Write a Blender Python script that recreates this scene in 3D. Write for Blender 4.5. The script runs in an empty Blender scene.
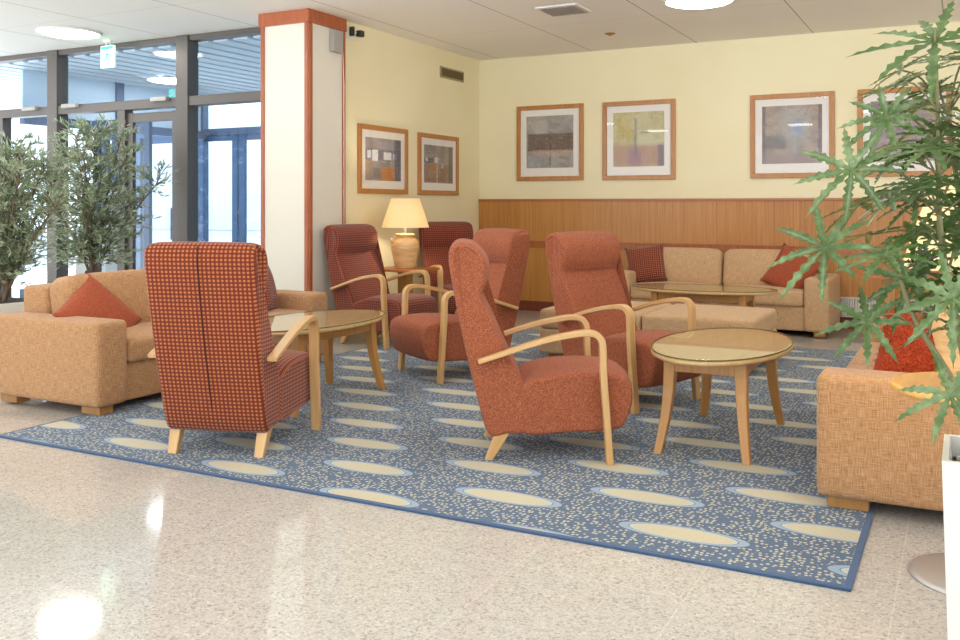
import bpy, bmesh, math, random
from mathutils import Vector, Matrix
random.seed(7)
SC = bpy.context.scene
COL = SC.collection
PI = math.pi

# ------------------------------------------------------------------ helpers
def lin(r, g, b):
    f = lambda c: c / 12.92 if c <= 0.04045 else ((c + 0.055) / 1.055) ** 2.4
    return (f(r), f(g), f(b), 1.0)

def hexc(h):
    return lin(int(h[0:2], 16) / 255, int(h[2:4], 16) / 255, int(h[4:6], 16) / 255)

class NT:
    def __init__(s, name):
        s.m = bpy.data.materials.new(name); s.m.use_nodes = True
        s.t = s.m.node_tree; s.t.nodes.clear()
        s.out = s.t.nodes.new('ShaderNodeOutputMaterial')
    def n(s, typ, **kw):
        nd = s.t.nodes.new('ShaderNode' + typ)
        for k, v in kw.items():
            if k.startswith('_'): nd.inputs[k[1:].replace('_', ' ')].default_value = v
            else: setattr(nd, k, v)
        return nd
    def l(s, a, b): s.t.links.new(a, b)
    def val(s, x, sock):
        if hasattr(x, 'is_linked') or isinstance(x, bpy.types.NodeSocket): s.l(x, sock)
        else: sock.default_value = x
    def math(s, op, a, b=None, c=None, clamp=False):
        nd = s.t.nodes.new('ShaderNodeMath'); nd.operation = op; nd.use_clamp = clamp
        s.val(a, nd.inputs[0])
        if b is not None: s.val(b, nd.inputs[1])
        if c is not None: s.val(c, nd.inputs[2])
        return nd.outputs[0]
    def mix(s, f, a, b):
        nd = s.t.nodes.new('ShaderNodeMix'); nd.data_type = 'RGBA'
        s.val(f, nd.inputs[0]); s.val(a, nd.inputs[6]); s.val(b, nd.inputs[7])
        return nd.outputs[2]
    def ramp(s, f, stops, interp='LINEAR'):
        nd = s.t.nodes.new('ShaderNodeValToRGB'); cr = nd.color_ramp; cr.interpolation = interp
        while len(cr.elements) < len(stops): cr.elements.new(0.5)
        for e, (p, c) in zip(cr.elements, stops): e.position = p; e.color = c
        s.l(f, nd.inputs[0]); return nd.outputs[0]
    def noise(s, vec, scale, detail=2, rough=0.5, dist=0):
        nd = s.n('TexNoise', _Scale=scale, _Detail=detail, _Roughness=rough, _Distortion=dist)
        s.l(vec, nd.inputs['Vector']); return nd.outputs['Fac']
    def mapping(s, vec, sc=(1, 1, 1), loc=(0, 0, 0), rot=(0, 0, 0)):
        nd = s.n('Mapping', _Scale=sc, _Location=loc, _Rotation=rot); s.l(vec, nd.inputs['Vector']); return nd.outputs[0]
    def uv(s): return s.n('UVMap').outputs[0]
    def obj(s): return s.n('TexCoord').outputs['Object']
    def wpos(s): return s.n('NewGeometry').outputs['Position']
    def xyz(s, v):
        nd = s.n('SeparateXYZ'); s.l(v, nd.inputs[0]); return nd.outputs
    def step(s, x, a, b):
        nd = s.n('MapRange', interpolation_type='SMOOTHSTEP')
        s.val(x, nd.inputs[0]); nd.inputs[1].default_value = a; nd.inputs[2].default_value = b
        nd.inputs[3].default_value = 0; nd.inputs[4].default_value = 1
        return nd.outputs[0]
    def bsdf(s, col, rough=0.5, metal=0, spec=0.5, bump=None, bstr=0.2, bdist=0.002, coat=0, coatr=0.05, sheen=0, trans=0, sub=0, emis=None, estr=0):
        b = s.n('BsdfPrincipled'); I = b.inputs
        s.val(col, I['Base Color']); s.val(rough, I['Roughness']); I['Metallic'].default_value = metal
        I['Specular IOR Level'].default_value = spec
        I['Coat Weight'].default_value = coat; I['Coat Roughness'].default_value = coatr
        I['Sheen Weight'].default_value = sheen; I['Transmission Weight'].default_value = trans
        if emis is not None:
            s.val(emis, I['Emission Color']); I['Emission Strength'].default_value = estr
        if bump is not None:
            bp = s.n('Bump', _Strength=bstr, _Distance=bdist); s.l(bump, bp.inputs['Height']); s.l(bp.outputs[0], I['Normal'])
        s.l(b.outputs[0], s.out.inputs[0]); return s.m

def plain(name, col, rough=0.5, **k): return NT(name).bsdf(col, rough, **k)

# ------------------------------------------------------------------ mesh builder
class MB:
    def __init__(s):
        s.bm = bmesh.new(); s.uvl = s.bm.loops.layers.uv.new('UVMap'); s.has = s.bm.faces.layers.int.new('has')
    def vs(s, pts): return [s.bm.verts.new(p) for p in pts]
    def face(s, vs, uvs=None, smooth=False):
        try: f = s.bm.faces.new(vs)
        except ValueError: return None
        f.smooth = smooth
        if uvs:
            for lp, u in zip(f.loops, uvs): lp[s.uvl].uv = u
            f[s.has] = 1
        return f
    def box(s, c, sz, bev=0.0, seg=2, M=None, rz=0, taper=None):
        hx, hy, hz = sz[0] / 2, sz[1] / 2, sz[2] / 2
        T = Matrix.Translation(c) @ Matrix.Rotation(rz, 4, 'Z')
        if M is not None: T = M @ T
        tmp = bmesh.new()
        bmesh.ops.create_cube(tmp, size=1)
        for v in tmp.verts:
            k = 1.0
            if taper is not None and v.co.z < 0: k = taper
            v.co = Vector((v.co.x * 2 * hx * k, v.co.y * 2 * hy * k, v.co.z * 2 * hz))
        if bev > 0:
            bmesh.ops.bevel(tmp, geom=tmp.edges[:], offset=min(bev, hx * .95, hy * .95, hz * .95), segments=seg, profile=0.5, affect='EDGES')
        s.merge(tmp, T, smooth=bev > 0 and seg > 2); tmp.free(); return s
    def merge(s, other, T=None, smooth=False):
        mp = {}
        for v in other.verts: mp[v] = s.bm.verts.new(T @ v.co if T is not None else v.co)
        for f in other.faces:
            nf = s.bm.faces.new([mp[v] for v in f.verts]); nf.smooth = smooth or f.smooth
    def rbox(s, c, h, r, M=None, n=5, k=3, bulge=None):
        """rounded soft box, half sizes h, corner radius r, bulge(x,y,z in -1..1) -> offset vector"""
        r = min(r, min(h) * .98)
        def ticks(H):
            t = [-H + r * (1 - math.cos(i / k * PI / 2)) for i in range(k)]
            m = [-(H - r) + 2 * (H - r) * i / n for i in range(n + 1)]
            return t + m + [-x for x in reversed(t)]
        tx, ty, tz = ticks(h[0]), ticks(h[1]), ticks(h[2])
        tmp = bmesh.new()
        def pt(x, y, z):
            q = Vector((max(-h[0] + r, min(h[0] - r, x)), max(-h[1] + r, min(h[1] - r, y)), max(-h[2] + r, min(h[2] - r, z))))
            d = Vector((x, y, z)) - q
            if d.length > 1e-9: q = q + d.normalized() * r
            if bulge: q = q + Vector(bulge(q.x / h[0], q.y / h[1], q.z / h[2]))
            return q
        def grid(A, B, fn):
            V = [[tmp.verts.new(fn(a, b)) for b in B] for a in A]
            for i in range(len(A) - 1):
                for j in range(len(B) - 1):
                    tmp.faces.new((V[i][j], V[i + 1][j], V[i + 1][j + 1], V[i][j + 1])).smooth = True
        for sg in (-1, 1):
            grid(tx, ty, lambda a, b: pt(a, b, sg * h[2]))
            grid(tx, tz, lambda a, b: pt(a, sg * h[1], b))
            grid(ty, tz, lambda a, b: pt(sg * h[0], a, b))
        bmesh.ops.remove_doubles(tmp, verts=tmp.verts, dist=1e-5)
        bmesh.ops.recalc_face_normals(tmp, faces=tmp.faces)
        T = Matrix.Translation(c)
        if M is not None: T = M @ T
        s.merge(tmp, T, smooth=True); tmp.free(); return s
    def tube(s, pts, rad, n=8, cap=True, flat=1.0):
        pts = [Vector(p) for p in pts]
        if not hasattr(rad, '__len__'): rad = [rad] * len(pts)
        rings = []; up = Vector((0, 0, 1)); acc = 0
        t0 = (pts[1] - pts[0]).normalized()
        a = t0.orthogonal().normalized()
        for i, p in enumerate(pts):
            t = (pts[min(i + 1, len(pts) - 1)] - pts[max(i - 1, 0)]).normalized()
            a = (a - t * a.dot(t)).normalized(); b = t.cross(a)
            rings.append(s.vs([p + (a * math.cos(2 * PI * k / n) + b * math.sin(2 * PI * k / n) * flat) * rad[i] for k in range(n)]))
        for i in range(len(rings) - 1):
            for k in range(n):
                s.face((rings[i][k], rings[i][(k + 1) % n], rings[i + 1][(k + 1) % n], rings[i + 1][k]), smooth=True)
        if cap:
            s.face(list(reversed(rings[0]))); s.face(rings[-1])
        return s
    def lathe(s, prof, c=(0, 0, 0), n=40, sx=1, sy=1, M=None):
        rings = []; pr = [prof[0]]
        for (ra, za), (rb, zb) in zip(prof, prof[1:]):
            if abs(ra - rb) > .3 * max(ra, rb) and abs(za - zb) < .02 * abs(ra - rb):
                if ra > 1e-6: pr.append((ra + (rb - ra) * .03, za + (zb - za) * .03))
                if rb > 1e-6: pr.append((ra + (rb - ra) * .97, za + (zb - za) * .97))
            pr.append((rb, zb))
        for r, z in pr:
            if r < 1e-6: rings.append(s.vs([Vector(c) + Vector((0, 0, z))]))
            else: rings.append(s.vs([Vector(c) + Vector((r * sx * math.cos(2 * PI * k / n), r * sy * math.sin(2 * PI * k / n), z)) for k in range(n)]))
        for A, B in zip(rings, rings[1:]):
            for k in range(n):
                k2 = (k + 1) % n
                if len(A) == 1 and len(B) == 1: continue
                if len(A) == 1: s.face((A[0], B[k2], B[k]), smooth=True)
                elif len(B) == 1: s.face((A[k], A[k2], B[0]), smooth=True)
                else: s.face((A[k], A[k2], B[k2], B[k]), smooth=True)
        return s
    def sweep(s, path, wy, th, y0, bev=0.004):
        """strip along a path in the XZ plane, width wy along Y centred at y0, thickness th (scalar or list)"""
        P = [Vector((p[0], 0, p[1])) for p in path]; n = len(P)
        if not hasattr(th, '__len__'): th = [th] * n
        rings = []; L = 0; Ls = []
        for i, p in enumerate(P):
            t = (P[min(i + 1, n - 1)] - P[max(i - 1, 0)]).normalized()
            nn = Vector((-t.z, 0, t.x)); h = th[i] / 2; w = wy / 2; b = min(bev, h * .6)
            prof = [(-w + b, -h), (w - b, -h), (w, -h + b), (w, h - b), (w - b, h), (-w + b, h), (-w, h - b), (-w, -h + b)]
            rings.append(s.vs([p + nn * q[1] + Vector((0, y0 + q[0], 0)) for q in prof]))
            if i: L += (P[i] - P[i - 1]).length
            Ls.append(L)
        per = [0, wy, wy + .006, wy + .02, wy + .03, 2 * wy + .03, 2 * wy + .036, 2 * wy + .05, 2 * wy + .06]
        for i in range(n - 1):
            for k in range(8):
                k2 = (k + 1) % 8
                s.face((rings[i][k], rings[i][k2], rings[i + 1][k2], rings[i + 1][k]),
                       [(per[k], Ls[i]), (per[k + 1], Ls[i]), (per[k + 1], Ls[i + 1]), (per[k], Ls[i + 1])], smooth=k % 2 == 1)
        s.face(list(reversed(rings[0]))); s.face(rings[-1]); return s
    def post(s, p0, p1, s0, s1, rz=0, bev=.004, curve=0.0):
        """tapered square post from p0 (bottom) to p1 (top)"""
        p0, p1 = Vector(p0), Vector(p1); R = Matrix.Rotation(rz, 3, 'Z'); rings = []
        N = 6
        out = (p0 - p1); out.z = 0
        for i in range(N + 1):
            t = i / N; p = p0.lerp(p1, t) - out * curve * math.sin(PI * t)
            a = (s0[0] + (s1[0] - s0[0]) * t) / 2; b = (s0[1] + (s1[1] - s0[1]) * t) / 2
            q = [(-a + bev, -b), (a - bev, -b), (a, -b + bev), (a, b - bev), (a - bev, b), (-a + bev, b), (-a, b - bev), (-a, -b + bev)]
            rings.append(s.vs([p + R @ Vector((x, y, 0)) for x, y in q]))
        ln = (p1 - p0).length
        for i in range(N):
            for k in range(8):
                k2 = (k + 1) % 8
                s.face((rings[i][k], rings[i][k2], rings[i + 1][k2], rings[i + 1][k]),
                       [(k * .02, i / N * ln), (k * .02 + .02, i / N * ln), (k * .02 + .02, (i + 1) / N * ln), (k * .02, (i + 1) / N * ln)])
        s.face(list(reversed(rings[0]))); s.face(rings[-1]); return s
    def build(s, name, mat, parent=None, M=None, loc=None):
        bm = s.bm
        bmesh.ops.recalc_face_normals(bm, faces=[f for f in bm.faces if True]) if getattr(s, 'recalc', True) else None
        for f in bm.faces:
            if f[s.has]: continue
            n = f.normal; ax = max(range(3), key=lambda i: abs(n[i]))
            for lp in f.loops:
                c = lp.vert.co
                lp[s.uvl].uv = (c.y, c.z) if ax == 0 else ((c.x, c.z) if ax == 1 else (c.x, c.y))
        me = bpy.data.meshes.new(name); bm.to_mesh(me); bm.free()
        mats = mat if isinstance(mat, (list, tuple)) else [mat]
        for m in mats: me.materials.append(m)
        o = bpy.data.objects.new(name, me); COL.objects.link(o)
        if parent: o.parent = parent
        if loc: o.location = loc
        return o

def thing(name, loc, label, cat, rz=0, group=None):
    o = bpy.data.objects.new(name, None); COL.objects.link(o); o.location = loc; o.rotation_euler = (0, 0, rz)
    o.empty_display_size = .1
    return tag(o, label, cat, group)
def tag(o, label, cat, group=None, kind=None):
    o['label'] = label; o['category'] = cat
    if group: o['group'] = group
    if kind: o['kind'] = kind
    return o
def struct(o): o['kind'] = 'structure'; return o
def copy_tree(o, parent=None):
    c = o.copy(); COL.objects.link(c)
    if parent: c.parent = parent
    for ch in list(o.children): copy_tree(ch, c)
    return c
def bm_(): return MB()

# ------------------------------------------------------------------ materials
def m_wall():
    t = NT('yellow_plaster'); p = t.wpos(); n = t.noise(p, 60, 3); n2 = t.noise(p, 1.2, 2)
    c = t.mix(t.step(n2, .35, .7), hexc('F1E5BE'), hexc('EEE0B6'))
    return t.bsdf(c, .75, bump=n, bstr=.12, bdist=.002)
def m_pillar():
    t = NT('cream_pillar_panel'); p = t.wpos(); n = t.noise(p, 40, 2)
    return t.bsdf(hexc('E4DDCD'), .6, bump=n, bstr=.05)
def wood(name, c1, c2, rough=.4, coat=.15, along='v', sc=1.0):
    t = NT(name); v = t.uv()
    mp = t.mapping(v, (40 * sc, 3 * sc, 1) if along == 'v' else (3 * sc, 40 * sc, 1))
    n = t.noise(mp, 1.0, 4, .6, .6); n2 = t.noise(t.mapping(v, (160 * sc, 6 * sc, 1) if along == 'v' else (6 * sc, 160 * sc, 1)), 1.0, 2)
    f = t.math('ADD', t.math('MULTIPLY', n, .75), t.math('MULTIPLY', n2, .25))
    return t.bsdf(t.ramp(f, [(.3, c1), (.7, c2)]), rough, coat=coat, coatr=.15, bump=n, bstr=.04, bdist=.001)
def m_veneer():
    t = NT('wainscot_veneer'); v = t.wpos(); o = t.xyz(v)
    n = t.noise(t.mapping(v, (55, 1, 1.2)), 1.0, 4, .65, .4)
    n2 = t.noise(t.mapping(v, (220, 1, 3)), 1.0, 2)
    pid = t.math('FLOOR', t.math('DIVIDE', o[0], .6)); 
    wn = t.n('TexWhiteNoise', noise_dimensions='1D'); t.l(pid, wn.inputs['W'])
    f = t.math('ADD', t.math('ADD', t.math('MULTIPLY', n, .6), t.math('MULTIPLY', n2, .3)), t.math('MULTIPLY', wn.outputs[0], .12))
    c = t.ramp(f, [(.3, hexc('A0642C')), (.52, hexc('BE8240')), (.78, hexc('D29B53'))])
    fr = t.math('FRACT', t.math('DIVIDE', o[0], .6))
    g = t.math('LESS_THAN', fr, .008)
    return t.bsdf(t.mix(t.math('MULTIPLY', g, .6), c, hexc('6A3A18')), .42, coat=.1, coatr=.2)
def m_floor():
    t = NT('granite_floor'); p = t.wpos(); o = t.xyz(p)
    v = t.n('TexVoronoi', _Scale=120.0); t.l(p, v.inputs['Vector'])
    s = t.n('SeparateColor'); t.l(v.outputs['Color'], s.inputs[0])
    base = t.ramp(s.outputs[0], [(0, hexc('7C7871')), (.12, hexc('A49E95')), (.35, hexc('BFB9B0')), (.62, hexc('CCC6BE')), (.86, hexc('BCB4A9')), (1, hexc('E2DED7'))])
    v2 = t.n('TexVoronoi', _Scale=260.0); t.l(p, v2.inputs['Vector'])
    s2 = t.n('SeparateColor'); t.l(v2.outputs['Color'], s2.inputs[0])
    c = t.mix(.4, base, t.ramp(s2.outputs[1], [(0, hexc('8B867D')), (.3, hexc('C0B9AF')), (1, hexc('DAD4CA'))]))
    n = t.noise(p, 1.5, 3)
    c = t.mix(t.math('MULTIPLY', n, .35), c, hexc('BBB3A8'))
    fx = t.math('ABSOLUTE', t.math('SUBTRACT', t.math('FRACT', t.math('DIVIDE', t.math('ADD', o[0], .20), .6)), .5))
    fy = t.math('ABSOLUTE', t.math('SUBTRACT', t.math('FRACT', t.math('DIVIDE', t.math('ADD', o[1], .05), .6)), .5))
    j = t.math('GREATER_THAN', t.math('MAXIMUM', fx, fy), .4965)
    c = t.mix(t.math('MULTIPLY', j, .28), c, hexc('EDE6DA'))
    rn = t.noise(p, 3.0, 3)
    rough = t.math('ADD', t.math('MULTIPLY', rn, .07), .05)
    return t.bsdf(c, rough, spec=.5)
def m_ceiling():
    t = NT('ceiling_tile'); p = t.wpos(); o = t.xyz(p)
    fx = t.math('FRACT', t.math('DIVIDE', t.math('ADD', o[0], .185 + 24.4), 1.22))
    fy = t.math('FRACT', t.math('DIVIDE', t.math('ADD', o[1], 24.4 - 8.5), 2.44))
    jx = t.math('LESS_THAN', fx, .010); jy = t.math('LESS_THAN', fy, .003)
    n = t.noise(p, 90, 3)
    c = t.mix(n, hexc('EFEBE3'), hexc('F6F3EC'))
    c = t.mix(t.math('MULTIPLY', jx, .62), c, hexc('7C6F60'))
    c = t.mix(t.math('MULTIPLY', jy, .35), c, hexc('8C8072'))
    return t.bsdf(c, .85, bump=n, bstr=.1)
def m_rug():
    t = NT('rug_pile'); p = t.wpos(); o = t.xyz(p)
    # lattice  o + i*v1 + j*v2
    ox, oy = -2.28, 3.31; a, b, c_, d = .53, .28, -.26, .37
    det = a * d - b * c_
    nx = t.noise(p, 1.7, 1); 
    X = t.math('SUBTRACT', o[0], ox); Y = t.math('SUBTRACT', o[1], oy)
    I = t.math('SUBTRACT', t.math('MULTIPLY', X, d / det), t.math('MULTIPLY', Y, c_ / det))
    J = t.math('SUBTRACT', t.math('MULTIPLY', Y, a / det), t.math('MULTIPLY', X, b / det))
    i0 = t.math('FLOOR', I); j0 = t.math('FLOOR', J)
    best = None
    for di in (0, 1):
        for dj in (0, 1):
            ii = t.math('ADD', i0, float(di)); jj = t.math('ADD', j0, float(dj))
            cx = t.math('ADD', t.math('MULTIPLY', ii, a), t.math('MULTIPLY', jj, c_))
            cy = t.math('ADD', t.math('MULTIPLY', ii, b), t.math('MULTIPLY', jj, d))
            ex = t.math('DIVIDE', t.math('SUBTRACT', X, cx), .195); ey = t.math('DIVIDE', t.math('SUBTRACT', Y, cy), .060)
            h = t.math('SQRT', t.math('ADD', t.math('MULTIPLY', ex, ex), t.math('MULTIPLY', ey, ey)))
            best = h if best is None else t.math('MINIMUM', best, h)
    vv = t.n('TexVoronoi', _Scale=47.0, _Randomness=.62); t.l(p, vv.inputs['Vector'])
    dot = t.math('LESS_THAN', vv.outputs['Distance'], .325)
    big = t.noise(p, 130, 2)
    blue = t.mix(big, hexc('41546C'), hexc('576C87'))
    cream = t.mix(big, hexc('BBB092'), hexc('CEC4A4'))
    dots = t.mix(dot, blue, t.mix(.5, hexc('B9B99F'), cream))
    def band(lo, hi): return t.math('MULTIPLY', t.math('GREATER_THAN', best, lo), t.math('LESS_THAN', best, hi))
    c = dots
    c = t.mix(band(0, 1.38), c, blue)
    c = t.mix(band(1.1, 1.3), c, hexc('93A5B8'))
    c = t.mix(band(1.0, 1.08), c, hexc('B9C1B4'))
    c = t.mix(band(-1, 1.0), c, cream)
    # plain blue binding round the edge
    bx = t.math('MINIMUM', t.math('SUBTRACT', o[0], -4.70), t.math('SUBTRACT', -.33, o[0]))
    by = t.math('MINIMUM', t.math('SUBTRACT', o[1], 3.25), t.math('SUBTRACT', 8.55, o[1]))
    edge = t.math('LESS_THAN', t.math('MINIMUM', bx, by), .025)
    c = t.mix(edge, c, hexc('40587A'))
    return t.bsdf(c, .95, spec=.1, bump=t.noise(p, 420, 2), bstr=.5, bdist=.003, sheen=.2)
def m_linen(name, c1, c2, c3):
    t = NT(name); v = t.uv()
    a = t.noise(t.mapping(v, (380, 20, 1)), 1.0, 2); b = t.noise(t.mapping(v, (20, 380, 1)), 1.0, 2)
    g = t.noise(v, 3.0, 2)
    w = t.math('ADD', t.math('MULTIPLY', a, .5), t.math('MULTIPLY', b, .5))
    c = t.ramp(w, [(.34, c1), (.5, c2), (.66, c3)])
    c = t.mix(t.math('MULTIPLY', g, .25), c, c2)
    return t.bsdf(c, .9, spec=.15, bump=w, bstr=.45, bdist=.002, sheen=.15)
def m_tweed(name, c1, c2, c3):
    t = NT(name); v = t.obj()
    n = t.noise(v, 260, 2, .6); n2 = t.noise(v, 110, 2)
    f = t.math('ADD', t.math('MULTIPLY', n, .7), t.math('MULTIPLY', n2, .3))
    c = t.ramp(f, [(.36, c1), (.5, c2), (.64, c3)])
    return t.bsdf(c, .92, spec=.12, bump=n, bstr=.5, bdist=.002, sheen=.08)
def m_grid(name, pitch, ground, dotc, dotc2, r=.26):
    t = NT(name); v = t.uv(); o = t.xyz(v)
    fx = t.math('ABSOLUTE', t.math('SUBTRACT', t.math('FRACT', t.math('DIVIDE', o[0], pitch)), .5))
    fy = t.math('ABSOLUTE', t.math('SUBTRACT', t.math('FRACT', t.math('DIVIDE', o[1], pitch * .92)), .5))
    nz = t.noise(v, 260, 2)
    lim = t.math('ADD', r - .06, t.math('MULTIPLY', nz, .12))
    ix = t.math('LESS_THAN', fx, lim); iy = t.math('LESS_THAN', fy, lim)
    d = t.math('MULTIPLY', ix, iy)
    band = t.math('MAXIMUM', ix, iy)
    c = t.mix(nz, ground, t.mix(.5, ground, dotc2))
    c = t.mix(t.math('MULTIPLY', t.math('SUBTRACT', band, d), .22), c, dotc2)
    c = t.mix(d, c, t.mix(nz, dotc, dotc2))
    return t.bsdf(c, .9, spec=.12, bump=d, bstr=.35, bdist=.003, sheen=.2)

M = {}
M['wall'] = m_wall(); M['pillar'] = m_pillar(); M['veneer'] = m_veneer(); M['floor'] = m_floor(); M['ceiling'] = m_ceiling()
M['rug'] = m_rug()
M['cherry'] = wood('cherry_trim', hexc('9A4A22'), hexc('B9663A'), .4)
M['rail'] = wood('wainscot_rail_wood', hexc('A05C2F'), hexc('BA743F'), .4)
M['base'] = wood('baseboard_wood', hexc('6E3320'), hexc('8A452C'), .5)
M['birch'] = wood('birch_wood', hexc('C4955A'), hexc('DAB078'), .38, .2)
M['birchtop'] = wood('table_top_birch', hexc('C39B66'), hexc('D9B681'), .35, .2)
M['birchleg'] = wood('table_leg_birch', hexc('B67F40'), hexc('CC9754'), .4, .2)
M['foot'] = wood('sofa_foot_wood', hexc('9C6A34'), hexc('B98547'), .45)
M['framewood'] = wood('picture_frame_wood', hexc('A5672C'), hexc('C3863F'), .35, .2)
M['linen'] = m_linen('tan_linen', hexc('8C6340'), hexc('B3865D'), hexc('D1AA7F'))
M['linen2'] = m_linen('pale_tan_linen', hexc('A97F55'), hexc('C6A077'), hexc('DDBD97'))
M['tweed'] = m_tweed('rust_tweed', hexc('7B412A'), hexc('9C563A'), hexc('B97658'))
M['grid'] = m_grid('maroon_dotted_weave', .0222, hexc('4F1D17'), hexc('D18A56'), hexc('9C482B'))
M['gridp'] = m_grid('maroon_dotted_weave_fine', .0222, hexc('5E2A22'), hexc('C98562'), hexc('8C4632'))
M['stripe'] = m_grid('maroon_small_dotted_weave', .0222, hexc('592A22'), hexc('B87055'), hexc('8A4536'))
M['rustpillow'] = m_tweed('rust_pillow_cloth', hexc('853C26'), hexc('A25036'), hexc('B5684A'))
M['shaggy'] = m_tweed('shaggy_red_cloth', hexc('6E1E10'), hexc('A03A1E'), hexc('C55A30'))
M['white'] = plain('white_lacquer', hexc('DAD6CE'), .4)
M['whitemetal'] = plain('white_painted_metal', hexc('E9E6DF'), .4)
M['steel'] = plain('brushed_steel', hexc('C9C6C2'), .5, metal=.85)
M['bronze'] = plain('bronze_window_metal', hexc('5E5751'), .4, metal=.35)
M['navy'] = plain('blue_grey_metal', hexc('3F5A7C'), .4, metal=.2)
M['darkgrey'] = plain('dark_plastic', hexc('26231F'), .5)
M['greybox'] = plain('grey_plastic', hexc('A7A29A'), .5)
M['green'] = plain('sign_green', hexc('2FA987'), .4, emis=hexc('49D8A8'), estr=.6)
M['greenpale'] = plain('sign_pale', hexc('C6EED4'), .4, emis=hexc('C8F2D8'), estr=.9)
M['teal'] = plain('sign_teal', hexc('2EB7B0'), .4, emis=hexc('2EB7B0'), estr=.5)
M['brass'] = plain('brass', hexc('B08D4A'), .35, metal=1)
def m_glass(name, g=.08, tint=(1, 1, 1, 1)):
    t = NT(name); tr = t.n('BsdfTransparent', _Color=tint); gl = t.n('BsdfGlossy', _Roughness=.02)
    fr = t.n('Fresnel', _IOR=1.45); mx = t.n('MixShader')
    bk = t.n('NewGeometry').outputs['Backfacing']; t.l(t.math('MULTIPLY', fr.outputs[0], t.math('SUBTRACT', 1.0, bk)), mx.inputs[0]); t.l(tr.outputs[0], mx.inputs[1]); t.l(gl.outputs[0], mx.inputs[2])
    t.l(mx.outputs[0], t.out.inputs[0]); return t.m
M['pane'] = m_glass('window_glass', tint=(.93, .97, 1, 1))
M['pglass'] = m_glass('picture_glass')
M['tglass'] = m_glass('table_glass', tint=(.985, .995, .98, 1))
M['gedge'] = plain('glass_edge', hexc('6E6A3C'), .2)
def m_emit(name, col, s):
    t = NT(name); e = t.n('Emission', _Color=col, _Strength=s); t.l(e.outputs[0], t.out.inputs[0]); return t.m
M['lamp_led'] = m_emit('led_diffuser', (1, .985, .965, 1), 28.0)
def m_shade():
    t = NT('lampshade_cloth')
    d = t.n('BsdfDiffuse', _Color=hexc('F6ECD4')); tl = t.n('BsdfTranslucent', _Color=hexc('FFF1D2')); mx = t.n('MixShader'); mx.inputs[0].default_value = .65
    t.l(d.outputs[0], mx.inputs[1]); t.l(tl.outputs[0], mx.inputs[2]); t.l(mx.outputs[0], t.out.inputs[0]); return t.m
M['shade'] = m_shade()
M['bulb'] = m_emit('warm_bulb', (1, .84, .62, 1), 480.0)
def m_ceramic():
    t = NT('terracotta_cream_ceramic'); o = t.obj(); z = t.xyz(o)[2]
    n = t.noise(t.mapping(o, (6, 6, 60)), 1.0, 3)
    return t.bsdf(t.ramp(n, [(.35, hexc('D3A56B')), (.65, hexc('E6BF8A'))]), .4, coat=.2, bump=n, bstr=.15, bdist=.002)
M['ceramic'] = m_ceramic()
def m_leaf(name, c1, c2, c3, rough=.4, thin=.14):
    t = NT(name); p = t.obj(); n = t.noise(p, 9, 2); n2 = t.noise(p, 60, 2)
    f = t.math('ADD', t.math('MULTIPLY', n, .6), t.math('MULTIPLY', n2, .4))
    c = t.ramp(f, [(.35, c1), (.5, c2), (.65, c3)])
    pr = t.n('BsdfPrincipled', _Roughness=rough); t.l(c, pr.inputs['Base Color'])
    tl = t.n('BsdfTranslucent'); t.l(c, tl.inputs[0]); mx = t.n('MixShader'); mx.inputs[0].default_value = thin
    t.l(pr.outputs[0], mx.inputs[1]); t.l(tl.outputs[0], mx.inputs[2]); t.l(mx.outputs[0], t.out.inputs[0]); return t.m
M['aralia'] = m_leaf('aralia_leaf', hexc('3A5220'), hexc('536C36'), hexc('7C9064'), .33)
M['olive'] = m_leaf('olive_leaf', hexc('66785A'), hexc('96A482'), hexc('CAD2BA'), .5, .32)
M['stem'] = plain('plant_stem_bark', hexc('77714B'), .7)
M['bark'] = plain('olive_bark', hexc('6E5D4A'), .8)
M['soil'] = plain('dark_soil', hexc('3A2E24'), .95)
M['pebble'] = plain('white_pebble', hexc('D9D4CB'), .6)
M['outground'] = plain('pale_paving', hexc('D5D7D8'), .8)
M['outwall'] = plain('pale_facade', hexc('E2E6EA'), .8)
M['paleblue'] = plain('pale_blue_panel', hexc('C9DDEC'), .5)
M['slat'] = plain('slat_white', hexc('E4EDF4'), .45)
M['slatgap'] = plain('slat_gap_blue', hexc('5F7C96'), .7)
M['mat'] = plain('picture_mat', hexc('E9E2D8'), .8)

CZ = 3.06
# ------------------------------------------------------------------ room shell
XL, XR, YB, YF = -13.0, 4.2, 10.15, -4.2
struct(bm_().box(((XL + XR) / 2, (YF + 13) / 2, -.05), (XR - XL, 13 - YF, .1)).build('floor', M['floor']))
def ceiling():
    b = bm_()
    b.box(((XL + XR) / 2, (YF + 7.33) / 2, CZ + .05), (XR - XL, 7.33 - YF, .1))
    b.box(((-5.9 + XR) / 2, (7.33 + YB + .1) / 2, CZ + .05), (XR + 5.9, YB + .1 - 7.33, .1))
    return struct(b.build('ceiling', M['ceiling']))
ceiling()
struct(bm_().box(((-5.33 + XR) / 2, YB + .06, CZ / 2), (XR + 5.33 + .24, .12, CZ)).build('wall_back', M['wall']))
struct(bm_().box((-5.39, (7.3 + YB) / 2, CZ / 2), (.12, YB - 7.3, CZ)).build('wall_left', M['wall']))
struct(bm_().box((XR + .06, (5.0 + YB) / 2, CZ / 2), (.12, YB - 5.0, CZ)).build('wall_right', M['wall']))
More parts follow.
